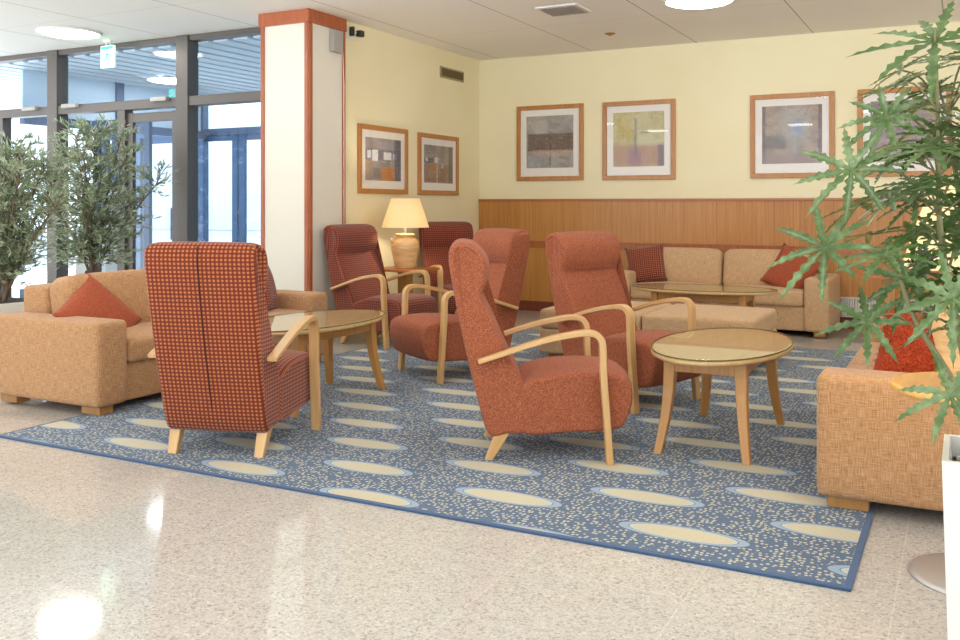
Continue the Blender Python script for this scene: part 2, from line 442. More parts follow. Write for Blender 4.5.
# wainscot
struct(bm_().box(((-5.33 + XR) / 2, YB - .011, .72), (XR + 5.33 - .01, .022, 1.20)).build('wall_wainscot', M['veneer']))
struct(bm_().box(((-5.33 + XR) / 2, YB - .018, 1.328), (XR + 5.33 - .01, .036, .028), .004).build('trim_1', M['rail']))
rl = bm_()
rl.box(((-5.33 + XR) / 2, YB - .022, .835), (XR + 5.33 - .01, .044, .022), .004)
rl.box(((-5.33 + XR) / 2, YB - .017, .79), (XR + 5.33 - .01, .034, .068), .003)
struct(rl.build('trim_2', M['rail']))
struct(bm_().box(((-5.33 + XR) / 2, YB - .015, .06), (XR + 5.33 - .01, .03, .12), .003).build('baseboard_back', M['base']))
# radiator on the back wall
rd = thing('radiator', (0, YB - .07, .125), 'low white ribbed radiator along the back wall', 'radiator')
g = bm_()
for i in range(95): g.box((-1.1 + i * .025, -.005, .1), (.015, .05, .19), .003, 1)
g.build('ribs', M['whitemetal'], rd)
bm_().box((.08, .025, .1), (2.42, .03, .2), .004).box((.08, 0, .2), (2.42, .09, .012), .003).build('casing', M['whitemetal'], rd)
# pillar
PX0, PX1, PY0, PY1 = -5.86, -5.305, 6.75, 7.31
pl = struct(bm_().box(((PX0 + PX1) / 2, (PY0 + PY1) / 2, CZ / 2), (PX1 - PX0, PY1 - PY0, CZ)).build('pillar', M['pillar']))
t_ = bm_()
for (x, y) in ((PX0, PY0), (PX1, PY0)):
    sx = 1 if x == PX0 else -1
    t_.box((x + sx * .02, PY0 - .006, CZ / 2), (.04, .016, CZ), .003)
t_.box((PX1 + .006, PY0 + .022, CZ / 2), (.016, .04, CZ), .003)
t_.box((PX1 + .006, PY1 - .03, CZ / 2), (.016, .04, CZ), .003)
t_.build('corner_strip', M['cherry'], pl)
c_ = bm_()
c_.box(((PX0 + PX1) / 2, PY0 - .01, CZ - .061), (PX1 - PX0 + .03, .04, .12), .004)
c_.box((PX1 + .005, (PY0 + PY1) / 2 - .02, CZ - .061), (.04, PY1 - PY0 + .03, .12), .004)
c_.build('crown_board', M['cherry'], pl)

# ------------------------------------------------------------------ glazed entrance
WY = 7.25
def bay(idx, x0, x1, mull_left=True):
    b = bm_()
    b.box(((x0 + x1) / 2, WY, CZ - .03), (x1 - x0, .12, .06), .004)
    b.box(((x0 + x1) / 2, WY, 2.365), (x1 - x0, .13, .10), .004)
    if mull_left: b.box((x0, WY, CZ / 2), (.17, .16, CZ), .005)
    b.box(((x0 + x1) / 2, WY, .05), (x1 - x0, .12, .1), .004)
    w = struct(b.build('window_%d' % idx, M['bronze']))
    bm_().box(((x0 + x1) / 2, WY, 2.70), (x1 - x0 - .04, .012, .58)).build('pane', M['pane'], w)
    return w
w1 = bay(1, -13.0, -9.35, False); w2 = bay(2, -9.35, -7.31); w3 = bay(3, -7.31, -5.87)
bm_().box((-11.17, WY, 1.2), (3.5, .012, 2.2)).build('pane', M['pane'], w1)
bm_().box((-6.6, WY, 1.2), (1.4, .012, 2.2)).build('pane', M['pane'], w3)
bm_().box((-10.3, WY, 1.2), (.09, .12, 2.26), .004).build('mullion', M['bronze'], w1)
# inner doors in the middle bay: two leaves, one half open
def leaf(mb, x0, x1, y, z1=2.27, st=.085):
    mb.box((x0 + st / 2, y, z1 / 2 + .01), (st, .05, z1), .004); mb.box((x1 - st / 2, y, z1 / 2 + .01), (st, .05, z1), .004)
    mb.box(((x0 + x1) / 2, y, z1 - .045), (x1 - x0 - .02, .042, .10), .004); mb.box(((x0 + x1) / 2, y, .12), (x1 - x0 - .02, .042, .2), .004)
    return mb
b = bm_(); b.box((-8.24, WY, 1.16), (.12, .12, 2.31), .004)
d1 = struct(leaf(b, -8.18, -7.42, WY).build('door_1', M['bronze']))
bm_().box((-7.8, WY, 1.2), (.6, .01, 2.0)).build('pane', M['pane'], d1)
d2 = struct(leaf(bm_(), -9.22, -8.3, WY + .42).build('door_2', M['navy']))
bm_().box((-8.76, WY + .42, 1.2), (.78, .01, 2.0)).build('pane', M['pane'], d2)
# vestibule
vc = bm_()
for i in range(26):
    vc.box((-12.85 + i * .27, (7.32 + 10.9) / 2, 3.0), (.195, 3.58, .03), .004, 1)
vc.box(((-13 - 5.9) / 2, (7.32 + 10.9) / 2, 3.08), (7.1, 3.58, .02))
vco = vc.build('ceiling_vestibule', M['slat']); struct(vco)
bm_().box(((-13 - 5.9) / 2, (7.32 + 10.9) / 2, 3.06), (7.1, 3.58, .006)).build('gap_backing', M['slatgap'], vco)
struct(bm_().box((-5.93, 9.1, 1.5), (.1, 3.55, 3.0)).build('wall_vestibule', M['paleblue']))
# side glazing of the vestibule on its left
sv = bm_()
SXV = -10.6
for y in (9.2, 10.85): sv.box((SXV, y, 1.5), (.12, .12, 3.0), .004)
sv.box((SXV, 9.3, 2.36), (.10, 3.2, .12), .004); sv.box((SXV, 9.3, .1), (.10, 3.2, .2), .004)
svo = struct(sv.build('window_4', M['navy']))
bm_().box((SXV, 9.3, 2.7), (.03, 3.2, .56)).build('panel', M['paleblue'], svo)
bm_().box((SXV, 9.3, 1.25), (.012, 3.2, 2.1)).build('pane', M['pane'], svo)
# outer glazing
OY = 10.9
ow = bm_()
for x, w in ((-12.9, .15), (-12.04, .17), (-5.98, .15), (-8.2, .15)): ow.box((x, OY, 1.5), (w, .15, 3.0), .004)
ow.box((-9.4, OY, 2.41), (7.1, .14, .10), .004); ow.box((-9.4, OY, 2.98), (7.1, .14, .10), .004)
owo = struct(ow.build('window_5', M['navy']))
bm_().box((-9.4, OY, 2.7), (7.0, .012, .5)).build('pane', M['pane'], owo)
for k, (x0, x1) in enumerate(((-12.0, -10.97), (-10.93, -9.92), (-9.88, -8.3), (-8.1, -6.06))):
    dd = struct(leaf(bm_(), x0, x1, OY, 2.36, .11).build('door_%d' % (k + 3), M['navy']))
    bm_().box(((x0 + x1) / 2, OY, 1.2), (x1 - x0 - .2, .012, 2.05)).build('pane', M['pane'], dd)
    if k < 2:
        hx = -11.24 if k == 0 else -10.68
        bm_().tube([(hx, OY - .03, .72), (hx, OY - .09, .72), (hx, OY - .09, 1.22), (hx, OY - .03, 1.22)], .018, 8).build('pull_handle', M['navy'], dd)
# outdoors
struct(bm_().box((-12, 26, -.08), (60, 26, .1)).build('ground', M['outground']))
fac = struct(bm_().box((-20, 36, 3), (50, .6, 6)).build('backdrop_facade', M['outwall']))
for k, x in enumerate((-11.6, -9.2)):
    tag(bm_().lathe([(.0, 0), (.11, 0), (.11, .02), (.05, .04), (.05, 2.9), (0, 2.9)], n=16).build('lamp_post', M['navy'], loc=(x - .9, 14.6 + k, -.03)),
        ['slim blue outdoor post seen through the glass doors', 'slim blue outdoor post behind the right glass pane'][k], 'post')
lb = bm_().box((0, 0, .75), (.75, .03, 1.5), .004)
lbo = lb.build('leaning_board', M['white'], loc=(-9.5, 7.95, 0.01)); lbo.rotation_euler = (math.radians(-9), 0, math.radians(14))
tag(lbo, 'plain white board leaning behind the glass of the entrance', 'board')

# sensors above the doors
def sensor(x, label):
    s = thing('door_sensor', (x, WY - .085, 2.40), label, 'door sensor', group='door sensors on the transom')
    bm_().rbox((0, 0, 0), (.12, .03, .024), .010).build('housing', M['greybox'], s)
    bm_().box((0, -.03, -.004), (.2, .004, .02), .001).build('lens', M['greybox'], s)
sensor(-9.72, 'pale door sensor on transom left of the first mullion')
sensor(-9.03, 'pale door sensor on transom just right of the first mullion')
sensor(-7.62, 'pale door sensor on transom below the small teal sign')
# exit signs
def man(mb, s, y):
    mb.lathe([(0, 0), (.013 * s, 0.0), (.013 * s, .003), (0, .003)], n=12)
es = thing('exit_sign', (-8.24, 7.02, CZ), 'pale green hanging exit sign with running figure at the glass wall', 'exit sign')
bm_().box((0, 0, -.01), (.10, .05, .02), .003).tube([(-.03, 0, -.02), (-.03, 0, -.07)], .005).tube([(.03, 0, -.02), (.03, 0, -.07)], .005).build('bracket', M['whitemetal'], es)
bm_().box((0, 0, -.18), (.20, .03, .24), .004).build('sign_panel', M['greenpale'], es)
def picto(mb, cx, cz, y, k=1.0, mir=1):
    def bar(x0, z0, x1, z1, w):
        d = Vector((x1 - x0, 0, z1 - z0)); L = d.length; a = math.atan2(d.z, d.x)
        Mx = Matrix.Translation((cx + mir * (x0 + x1) / 2 * k, y, cz + (z0 + z1) / 2 * k)) @ Matrix.Rotation(-a * mir, 4, 'Y')
        mb.box((0, 0, 0), (L * k, .003, w * k), 0, M=Mx)
    bar(-.005, .0, .012, .045, .022); bar(-.005, 0, .03, -.02, .014); bar(.03, -.02, .028, -.055, .012)
    bar(-.005, 0, -.025, -.03, .014); bar(-.025, -.03, -.05, -.032, .012); bar(.012, .045, .04, .02, .010); bar(.01, .045, -.025, .028, .010)
    bar(.014, .066, .026, .066, .012)
    for z in (-.07, .08): pass
    bar(-.06, -.065, .06, -.065, .006); bar(.052, -.065, .052, .08, .006)
pm = bm_(); picto(pm, 0, -.19, -.0175, 1.0); pm.build('running_figure', M['green'], es)
bm_().box((0, -.0165, -.085), (.18, .003, .03)).build('green_band', M['green'], es)
e2 = thing('exit_sign', (-7.66, 7.40, 2.425), 'small teal exit sign standing above the door transom', 'exit sign')
bm_().box((0, 0, .06), (.13, .02, .10), .003).build('sign_panel', M['teal'], e2)
pm = bm_(); picto(pm, 0, .06, -.0125, .6); pm.build('running_figure', M['white'], e2)

# ------------------------------------------------------------------ ceiling lights and fittings
LGT = [(-8.2, 6.5, 'round flat ceiling light glowing near the glass entrance wall'), (-2.05, 8.02, 'round flat ceiling light glowing above the back sofa'),
       (-6.9, 4.6, ''), (-4.45, 5.2, ''), (-2.0, 4.6, ''), (.5, 6.6, ''), (2.9, 7.0, ''), (-9.6, 3.0, ''), (-4.45, 2.0, ''), (-7, 1.2, ''), (-1.5, 1.4, ''), (-3.2, -1.0, ''), (.5, -1.2, ''), (-6.5, -1.2, '')]
lt0 = thing('ceiling_light', (0, 0, CZ), '', 'ceiling light', group='round ceiling lights')
bm_().lathe([(.285, 0), (.315, 0), (.315, -.018), (.288, -.022), (.285, -.01)], n=48).build('rim', M['whitemetal'], lt0)
bm_().lathe([(0, -.046), (.15, -.044), (.22, -.038), (.265, -.026), (.286, -.010)], n=48).build('diffuser', M['lamp_led'], lt0)
for i, (x, y, lb_) in enumerate(LGT):
    o = lt0 if i == 0 else copy_tree(lt0)
    o.location = (x, y, CZ); o['label'] = lb_ or 'round flat ceiling light outside the picture over the lobby floor'
vl = copy_tree(lt0); vl.location = (-9.6, 9.2, 2.985); vl['label'] = 'round light added to brighten the entrance vestibule behind the glass'  # added to brighten the vestibule, set where a reflected disc shows in the glass
av = thing('air_vent', (-3.25, 7.85, CZ), 'white square slotted air vent in the ceiling', 'air vent')
bm_().box((0, 0, -.006), (.40, .40, .012), .003).build('frame', M['whitemetal'], av)
g = bm_()
for i in range(12): g.box((-.165 + i * .03, 0, -.016), (.012, .33, .012))
g.build('slots', M['greybox'], av)
sp = thing('sprinkler_head', (-3.28, 9.18, CZ), 'small metal sprinkler head on ceiling near the back wall', 'sprinkler')
bm_().lathe([(0, 0), (.055, 0), (.05, -.008), (.014, -.010), (.012, -.018), (.022, -.019), (.022, -.022), (0, -.022)], n=20).build('body', M['brass'], sp)
wv = thing('wall_vent', (-5.33, 9.45, 2.80), 'brown slotted air grille high on the yellow wall', 'air vent')
bm_().box((.006, 0, 0), (.012, .56, .13), .003).build('frame', plain('vent_brown', hexc('A39468'), .5), wv)
g = bm_()
for i in range(26): g.box((.013, -.25 + i * .02, 0), (.008, .011, .09))
g.build('slots', plain('vent_dark', hexc('6B5C3A'), .6), wv)
# sensor camera and junction box by the pillar
jb = thing('junction_box', (PX1 + .02, 7.13, 2.82), 'grey box mounted high on the pillar side', 'box')
bm_().box((.012, 0, 0), (.05, .15, .21), .006).build('casing', M['greybox'], jb)
bm_().tube([(0.02, .09, -.1), (.02, .105, -.4), (.02, .11, -2.6)], .004, 6).build('cable', M['whitemetal'], jb)
cam_t = thing('security_camera', (-5.33, 7.42, 2.94), 'small black and white security camera beside the pillar top', 'camera')
bm_().box((.01, 0, 0), (.02, .09, .12), .004).tube([(.02, .0, .01), (.07, .01, .01)], .012).build('mount', M['whitemetal'], cam_t)
bm_().box((.09, .05, .005), (.06, .07, .06), .008).build('camera_body', M['darkgrey'], cam_t)
bm_().box((.05, -.03, .02), (.05, .03, .09), .008).build('sensor_head', M['darkgrey'], cam_t)

# ------------------------------------------------------------------ pictures
def m_art(name, base, blocks, seed=0, scale=3.0):
    t = NT(name); v = t.uv(); n = t.noise(t.mapping(v, (1, 1, 1), (seed, seed * .7, 0)), scale, 6, .65, .8)
    n3 = t.noise(t.mapping(v, (1, 1, 1), (seed * 2, 3, 0)), 22, 4, .7)
    o = t.xyz(v)
    jx = t.math('ADD', o[0], t.math('MULTIPLY', t.math('SUBTRACT', n3, .5), .06)); jy = t.math('ADD', o[1], t.math('MULTIPLY', t.math('SUBTRACT', n3, .5), .06))
    c = t.ramp(n, [(.3, base[0]), (.5, base[1]), (.7, base[2])])
    for (x0, y0, x1, y1, col, s, op) in blocks:
        f = t.math('MULTIPLY', t.math('MULTIPLY', t.step(jx, x0 - s, x0 + s), t.math('SUBTRACT', 1.0, t.step(jx, x1 - s, x1 + s))),
                   t.math('MULTIPLY', t.step(jy, y0 - s, y0 + s), t.math('SUBTRACT', 1.0, t.step(jy, y1 - s, y1 + s))))
        f = t.math('MULTIPLY', f, t.math('MULTIPLY', op, t.math('ADD', .55, t.math('MULTIPLY', n3, .9))), clamp=True)
        c = t.mix(f, c, hexc(col))
    c = t.mix(t.math('MULTIPLY', t.step(n3, .52, .72), .5), c, hexc('4A4038'))
    n4 = t.noise(t.mapping(v, (1, 3, 1), (seed, 1, 0)), 9, 5, .7, 1.5)
    c = t.mix(t.math('MULTIPLY', t.step(n4, .55, .7), .35), c, hexc('E2DACB'))
    c = t.mix(.14, c, hexc('3A302A'))
    return t.bsdf(c, .7)
def picture(loc, rz, w, h, fw, mx, mzt, mzb, art, label, group):
    o = thing('framed_picture', loc, label, 'picture', rz, group)     # faces local -Y, back on the wall plane y = 0
    g = bm_(); d = .028
    g.box((0, -d / 2, h - fw / 2), (w, d, fw), .004); g.box((0, -d / 2, fw / 2), (w, d, fw), .004)
    g.box((-w / 2 + fw / 2, -d / 2, h / 2), (fw, d, h - 2 * fw), .004); g.box((w / 2 - fw / 2, -d / 2, h / 2), (fw, d, h - 2 * fw), .004)
    g.build('frame', M['framewood'], o)
    bm_().box((0, -.006, h / 2), (w - 2 * fw + .01, .008, h - 2 * fw + .01)).build('mat_board', M['mat'], o)
    a = bm_(); x = w / 2 - fw - mx; z0 = fw + mzb; z1 = h - fw - mzt
    a.face(a.vs([(-x, -.012, z0), (x, -.012, z0), (x, -.012, z1), (-x, -.012, z1)]), [(0, 0), (1, 0), (1, 1), (0, 1)])
    a.recalc = False; a.build('print', art, o)
    gl = bm_(); gx = w / 2 - fw + .003; 
    gl.face(gl.vs([(-gx, -.017, fw), (gx, -.017, fw), (gx, -.017, h - fw), (-gx, -.017, h - fw)])); gl.recalc = False
    gl.build('glass', M['pglass'], o)
H = hexc
a1 = m_art('print_grey_brown', (H('8F8884'), H('A9A29B'), H('C0B7AA')), [(.03, .33, 1.0, .66, '6E5648', .02, .9), (.2, .66, .45, .92, 'C9C1B6', .03, .5), (.5, .05, .53, .7, '5A4A44', .01, .7), (.15, .22, .95, .34, 'C5A48E', .03, .6), (0, 0, .4, .2, '9DA0A3', .05, .6)], 1)
a2 = m_art('print_yellow_red', (H('B7A866'), H('CFC48B'), H('DCD3AE')), [(0, 0, 1, .4, 'B27466', .06, .7), (.3, 0, .55, .3, '96708A', .06, .6), (.88, 0, 1, .4, '5F5770', .03, .7), (.42, .2, .47, .88, '767A86', .015, .8), (.45, .4, 1, .95, 'CEC9A6', .06, .4), (.08, .5, .4, .9, 'C9A94A', .08, .4), (.55, .6, .72, .64, '7E8288', .01, .6)], 2)
a3 = m_art('print_blue_brown', (H('8F7D78'), H('AE9B8C'), H('C0B2A2')), [(0, .25, .4, .5, '5C5A58', .05, .7), (.52, .5, .68, .72, '6687B8', .05, .9), (.5, .1, .58, .55, '9EB0C2', .03, .5), (.0, 0, .06, 1, '6A5A66', .02, .7), (.94, 0, 1, 1, '5E525E', .02, .7), (0, 0, 1, .16, 'A08A88', .06, .6), (.3, .4, .8, .95, 'B9C1C6', .12, .4)], 3)
a4 = m_art('print_mauve', (H('857478'), H('A08D8C'), H('B5A59E')), [(0, .4, .5, 1, '7C6A74', .05, .6), (.6, .1, .9, .5, '9B8A7E', .06, .6), (.3, .05, .36, .8, 'B9A48E', .02, .6)], 4)
a5 = m_art('print_white_jars', (H('8B8790'), H('A79A90'), H('B9B0A4')), [(0, .48, 1, .74, '6E6A7C', .03, .7), (.05, .52, .15, .7, 'EEF0F6', .012, 1), (.18, .46, .34, .72, 'F0F2F8', .012, 1), (.5, .5, .72, .68, 'EFEFF2', .012, 1), (.76, .5, .88, .66, 'D8D8DC', .012, .9), (.8, .0, 1, 1, '565A66', .03, .8), (.42, 0, .82, .33, 'D0873E', .02, 1), (.0, .05, .18, .5, 'B59878', .03, .7), (.2, .05, .42, .3, '7C7478', .03, .7), (.3, .74, .72, .92, 'A9A3B4', .04, .6)], 5)
a6 = m_art('print_brown_jars', (H('857A72'), H('A0968A'), H('B1A798')), [(0, .0, 1, .5, '9A6E4A', .04, .7), (.0, .52, .3, .66, '5E5A66', .02, .8), (.05, .56, .12, .66, 'E0DCD8', .01, .9), (.36, .54, .46, .68, 'E2DEDA', .012, .9), (.6, .4, .66, .52, 'D8D2CC', .012, .8), (.42, .0, .47, .5, 'C9B79E', .012, .7), (.85, 0, 1, 1, '66605E', .03, .8), (.2, .25, .42, .5, 'BC7E48', .02, .8)], 6)
picture((-4.38, YB, 1.56), 0, .86, .90, .052, .075, .075, .10, a1, 'square framed print of grey and brown blocks, nearest the corner on the back wall', 'framed prints on the back wall')
picture((-3.285, YB, 1.555), 0, .855, .90, .052, .075, .075, .10, a2, 'framed print with yellow top and reddish foot on the back wall', 'framed prints on the back wall')
picture((-1.615, YB, 1.555), 0, .85, .89, .052, .07, .075, .10, a3, 'framed print with a blue blossom on the back wall', 'framed prints on the back wall')
picture((-.54, YB, 1.555), 0, .86, .89, .052, .07, .075, .10, a4, 'framed mauve print partly hidden by the plant on the back wall', 'framed prints on the back wall')
picture((-5.33, 8.0, 1.385), PI / 2, .91, .695, .05, .075, .075, .085, a5, 'framed print with white jars and orange block nearer the pillar', 'framed prints above the lamp')
picture((-5.33, 9.13, 1.385), PI / 2, .90, .685, .05, .075, .075, .085, a6, 'framed brownish print nearer the corner on the left wall', 'framed prints above the lamp')

# ------------------------------------------------------------------ rug
rug = bm_().box(((-4.70 - .33) / 2, (3.25 + 8.55) / 2, .005), (4.37, 5.30, .010), .004).build('area_rug', M['rug'])
tag(rug, 'large blue speckled rug with cream ellipses under the seating', 'rug')

# ------------------------------------------------------------------ armchairs
def smooth_path(ctrl, n=6):
    P = [Vector((a, b, 0)) for a, b in ctrl]; out = []
    for i in range(len(P) - 1):
        p0 = P[max(i - 1, 0)]; p1 = P[i]; p2 = P[i + 1]; p3 = P[min(i + 2, len(P) - 1)]
        for k in range(n):
            t = k / n
            q = .5 * ((2 * p1) + (-p0 + p2) * t + (2 * p0 - 5 * p1 + 4 * p2 - p3) * t * t + (-p0 + 3 * p1 - 3 * p2 + p3) * t ** 3)
            out.append((q.x, q.y))
    out.append((P[-1].x, P[-1].y)); return out
def upholstered(prof, wfun, rad, name, mat, parent, crown=None):
    """prof: closed smooth outline in (u,z); rows across y with rounded edges"""
    n = len(prof); P = [Vector((a, 0, b)) for a, b in prof]
    area = sum(P[i].x * P[(i + 1) % n].z - P[(i + 1) % n].x * P[i].z for i in range(n))
    if area < 0: P.reverse()
    N = []
    for i in range(n):
        t = (P[(i + 1) % n] - P[i - 1]).normalized(); N.append(Vector((-t.z, 0, t.x)))   # inward normal for ccw
    L = [0]
    for i in range(n): L.append(L[-1] + (P[(i + 1) % n] - P[i]).length)
    m = MB(); rows = []
    ts = []
    K = 5
    for k in range(K + 1): ts.append(('e', k / K * PI / 2))
    mids = 9
    ylist = []
    for k in range(K): ylist.append((-1, 1 - math.cos(k / K * PI / 2), 1 - math.sin(k / K * PI / 2)))
    for k in range(mids): ylist.append((-1 + 2 * k / (mids - 1), None, None))
    for k in reversed(range(K)): ylist.append((1, 1 - math.cos(k / K * PI / 2), 1 - math.sin(k / K * PI / 2)))
    for (sy, a, b) in ylist:
        row = []
        for i in range(n):
            p = P[i]; W = wfun(p.x, p.z) / 2
            if a is None:
                y = sy * (W - rad); ins = 0; f = 1 - sy * sy
            else:
                y = sy * (W - rad + rad * (1 - a - 0) ) if False else sy * (W - rad * a); ins = rad * b; f = 0
                # a: distance in from the side, b: inset of the outline
                y = sy * (W - rad * (1 - math.sin(math.acos(1 - a)) ) ) if False else y
            if a is not None:
                ang = math.acos(1 - a)            # 0 at the side face, pi/2 on the outline
                y = sy * (W - rad * (1 - math.cos(ang))); ins = rad * (1 - math.sin(ang))
            q = p + N[i] * ins
            if crown and f: q = q - N[i] * crown(p.x, p.z) * f
            row.append(m.bm.verts.new((q.x, y, q.z)))
        rows.append(row)
    for r in range(len(rows) - 1):
        for i in range(n):
            j = (i + 1) % n
            A, B, C, D = rows[r][i], rows[r][j], rows[r + 1][j], rows[r + 1][i]
            m.face((A, B, C, D), [(A.co.y, L[i]), (B.co.y, L[i + 1]), (C.co.y, L[i + 1]), (D.co.y, L[i])], smooth=True)
    # side caps by triangulation
    for row, fl in ((rows[0], 1), (rows[-1], 0)):
        f = m.bm.faces.new(row); 
        for lp in f.loops: lp[m.uvl].uv = (lp.vert.co.x, lp.vert.co.z)
        f[m.has] = 1
        bmesh.ops.triangulate(m.bm, faces=[f], ngon_method='EAR_CLIP')
    return m.build(name, mat, parent)
def resample(ctrl, n=4):
    P = [Vector((a, b, 0)) for a, b in ctrl]; out = []; N = len(P)
    for i in range(N):
        p0, p1, p2, p3 = P[i - 1], P[i], P[(i + 1) % N], P[(i + 2) % N]
        for k in range(n):
            t = k / n
            q = .5 * ((2 * p1) + (-p0 + p2) * t + (2 * p0 - 5 * p1 + 4 * p2 - p3) * t * t + (-p0 + 3 * p1 - 3 * p2 + p3) * t ** 3)
            out.append((q.x, q.y))
    return out
S0 = .3
BACK = [(.015, .14), (-.045, .335), (-.11, .606), (-.158, .85), (-.180, .985), (-.177, 1.047), (-.148, 1.082), (-.095, 1.086), (-.045, 1.066), (-.006, 1.018), (.008, .97), (.004, .90), (-.014, .852), (-.016, .815), (.016, .745), (.055, .665), (.115, .53), (.172, .42), (.205, .33), (.215, .22), (.205, .15), (.11, .138)]
SEAT = [(.195, .142), (.40, .148), (.60, .158), (.672, .178), (.70, .22), (.724, .30), (.722, .375), (.69, .42), (.60, .44), (.44, .443), (.30, .428), (.20, .395), (.165, .36), (.165, .25)]
def wback(u, z):
    w = .545 + .035 * max(0, min(1, (z - .14) / .9))
    zt = 1.086; r = .034
    if z > zt - r: w -= 2 * (r - math.sqrt(max(0, r * r - (z - (zt - r)) ** 2)))
    return w
def make_chair(mat, label, group, pillow_mat=None):
    o = thing('armchair', (0, 0, 0), label, 'armchair', 0, group)
    upholstered(resample([(u - S0, z) for u, z in BACK]), lambda u, z: wback(u + S0, z), .024, 'backrest', mat, o,
                crown=lambda x, z: .014 * max(0, min(1, (1.06 - z) / .06)) if (z > .84 and x + S0 > -.08) else .003)
    upholstered(resample([(u - S0, z) for u, z in SEAT]), lambda u, z: .555, .022, 'seat', mat, o, crown=lambda x, z: .018 if z > .36 else .008)
    arm = smooth_path([(-.035 - S0, .508), (.08 - S0, .545), (.20 - S0, .585), (.32 - S0, .619), (.41 - S0, .637), (.475 - S0, .646), (.530 - S0, .642), (.562 - S0, .612), (.570 - S0, .56), (.572 - S0, .46), (.582 - S0, .32), (.594 - S0, .16), (.605 - S0, .011)], 5)
    nA = len(arm); th = [.022 + .012 * min(1, i / nA * 1.6) for i in range(nA)]
    for sy in (-1, 1):
        MB().sweep(arm, .052, th, sy * .318).build('armrest', M['birch'], o)
        MB().post((.018 - S0, sy * .232, .011), (.09 - S0, sy * .236, .16), (.040, .048), (.074, .060)).build('leg', M['birch'], o)
    return o
def seam(o, mat):
    b = MB(); pts = [(-.045, .335), (-.11, .606), (-.158, .85), (-.182, 1.0), (-.178, 1.07)]
    b.tube([(u - S0 - .026 * 0 - .007, 0, z) for u, z in [(.015, .16)] + pts], .004, 6); b.build('back_seam', mat, o)
GR = 'rust tweed armchairs on the rug'
chA = make_chair(M['tweed'], 'rust tweed high-back armchair seen in profile in the middle of the rug', GR)
chC = make_chair(M['grid'], 'maroon dotted armchair turned with its back to the viewer', None)
seam(chC, plain('dark_seam', hexc('4A1E18'), .9))
chD = make_chair(M['stripe'], 'maroon woven armchair beside the pillar, left of the table lamp', 'maroon armchairs by the lamp')
def place(o, x, y, deg): o.location = (x, y, 0); o.rotation_euler = (0, 0, math.radians(deg)); return o
place(chA, -1.95, 4.42, 28)
place(chC, -3.435, 3.785, 108)
place(chD, -4.74, 7.12, -6)
chB = place(copy_tree(chA), -1.94, 5.78, -20); chB['label'] = 'rust tweed armchair behind the oval table, facing it'
chF = place(copy_tree(chA), -3.38, 6.06, 238); chF['label'] = 'rust tweed armchair facing the viewer, half hidden behind another chair'
chE = place(copy_tree(chD), -4.7, 8.5, -39); chE['label'] = 'maroon woven armchair right of the table lamp, partly hidden'

# ------------------------------------------------------------------ oval coffee tables
def make_table(label, group):
    o = thing('coffee_table', (0, 0, 0), label, 'coffee table', 0, group)      # long axis along local Y
    b = MB()
    b.lathe([(0, .496), (.985, .496), (1.0, .502), (1.0, .516), (.99, .522), (0, .522)], n=72, sx=.35, sy=.65)
    b.build('table_top', M['birchtop'], o)
    g = MB(); g.lathe([(0, .5225), (.99, .5225), (.995, .5255), (.99, .5285), (0, .5285)], n=72, sx=.35, sy=.65)
    g.build('glass_top', M['tglass'], o)
    r = MB(); r.lathe([(.988, .523), (1.0, .523), (1.0, .5285), (.988, .5285)], n=72, sx=.35, sy=.65); r.build('glass_edge', M['gedge'], o)
    a = MB()
    for s in (-1, 1):
        a.box((0, s * .40, .458), (.38, .022, .075), .003); a.box((s * .185, 0, .458), (.022, .80, .075), .003)
    a.build('apron', M['birchleg'], o)
    for sx in (-1, 1):
        for sy in (-1, 1):
            MB().post((sx * .222, sy * .468, .011), (sx * .178, sy * .385, .496), (.040, .040), (.062, .062), curve=.25).build('leg', M['birchleg'], o)
    return o
tR = make_table('oval glass-topped birch table beside the profile armchair', 'oval coffee tables'); tR.location = (-1.16, 5.05, 0)
tL = copy_tree(tR); tL.location = (-3.755, 4.83, 0); tL['label'] = 'oval glass-topped birch table by the left sofa, behind the dotted armchair'
tB = copy_tree(tR); tB.location = (-2.09, 8.3, 0); tB.rotation_euler = (0, 0, PI / 2); tB['label'] = 'oval glass-topped birch table between the bench and the back sofa'

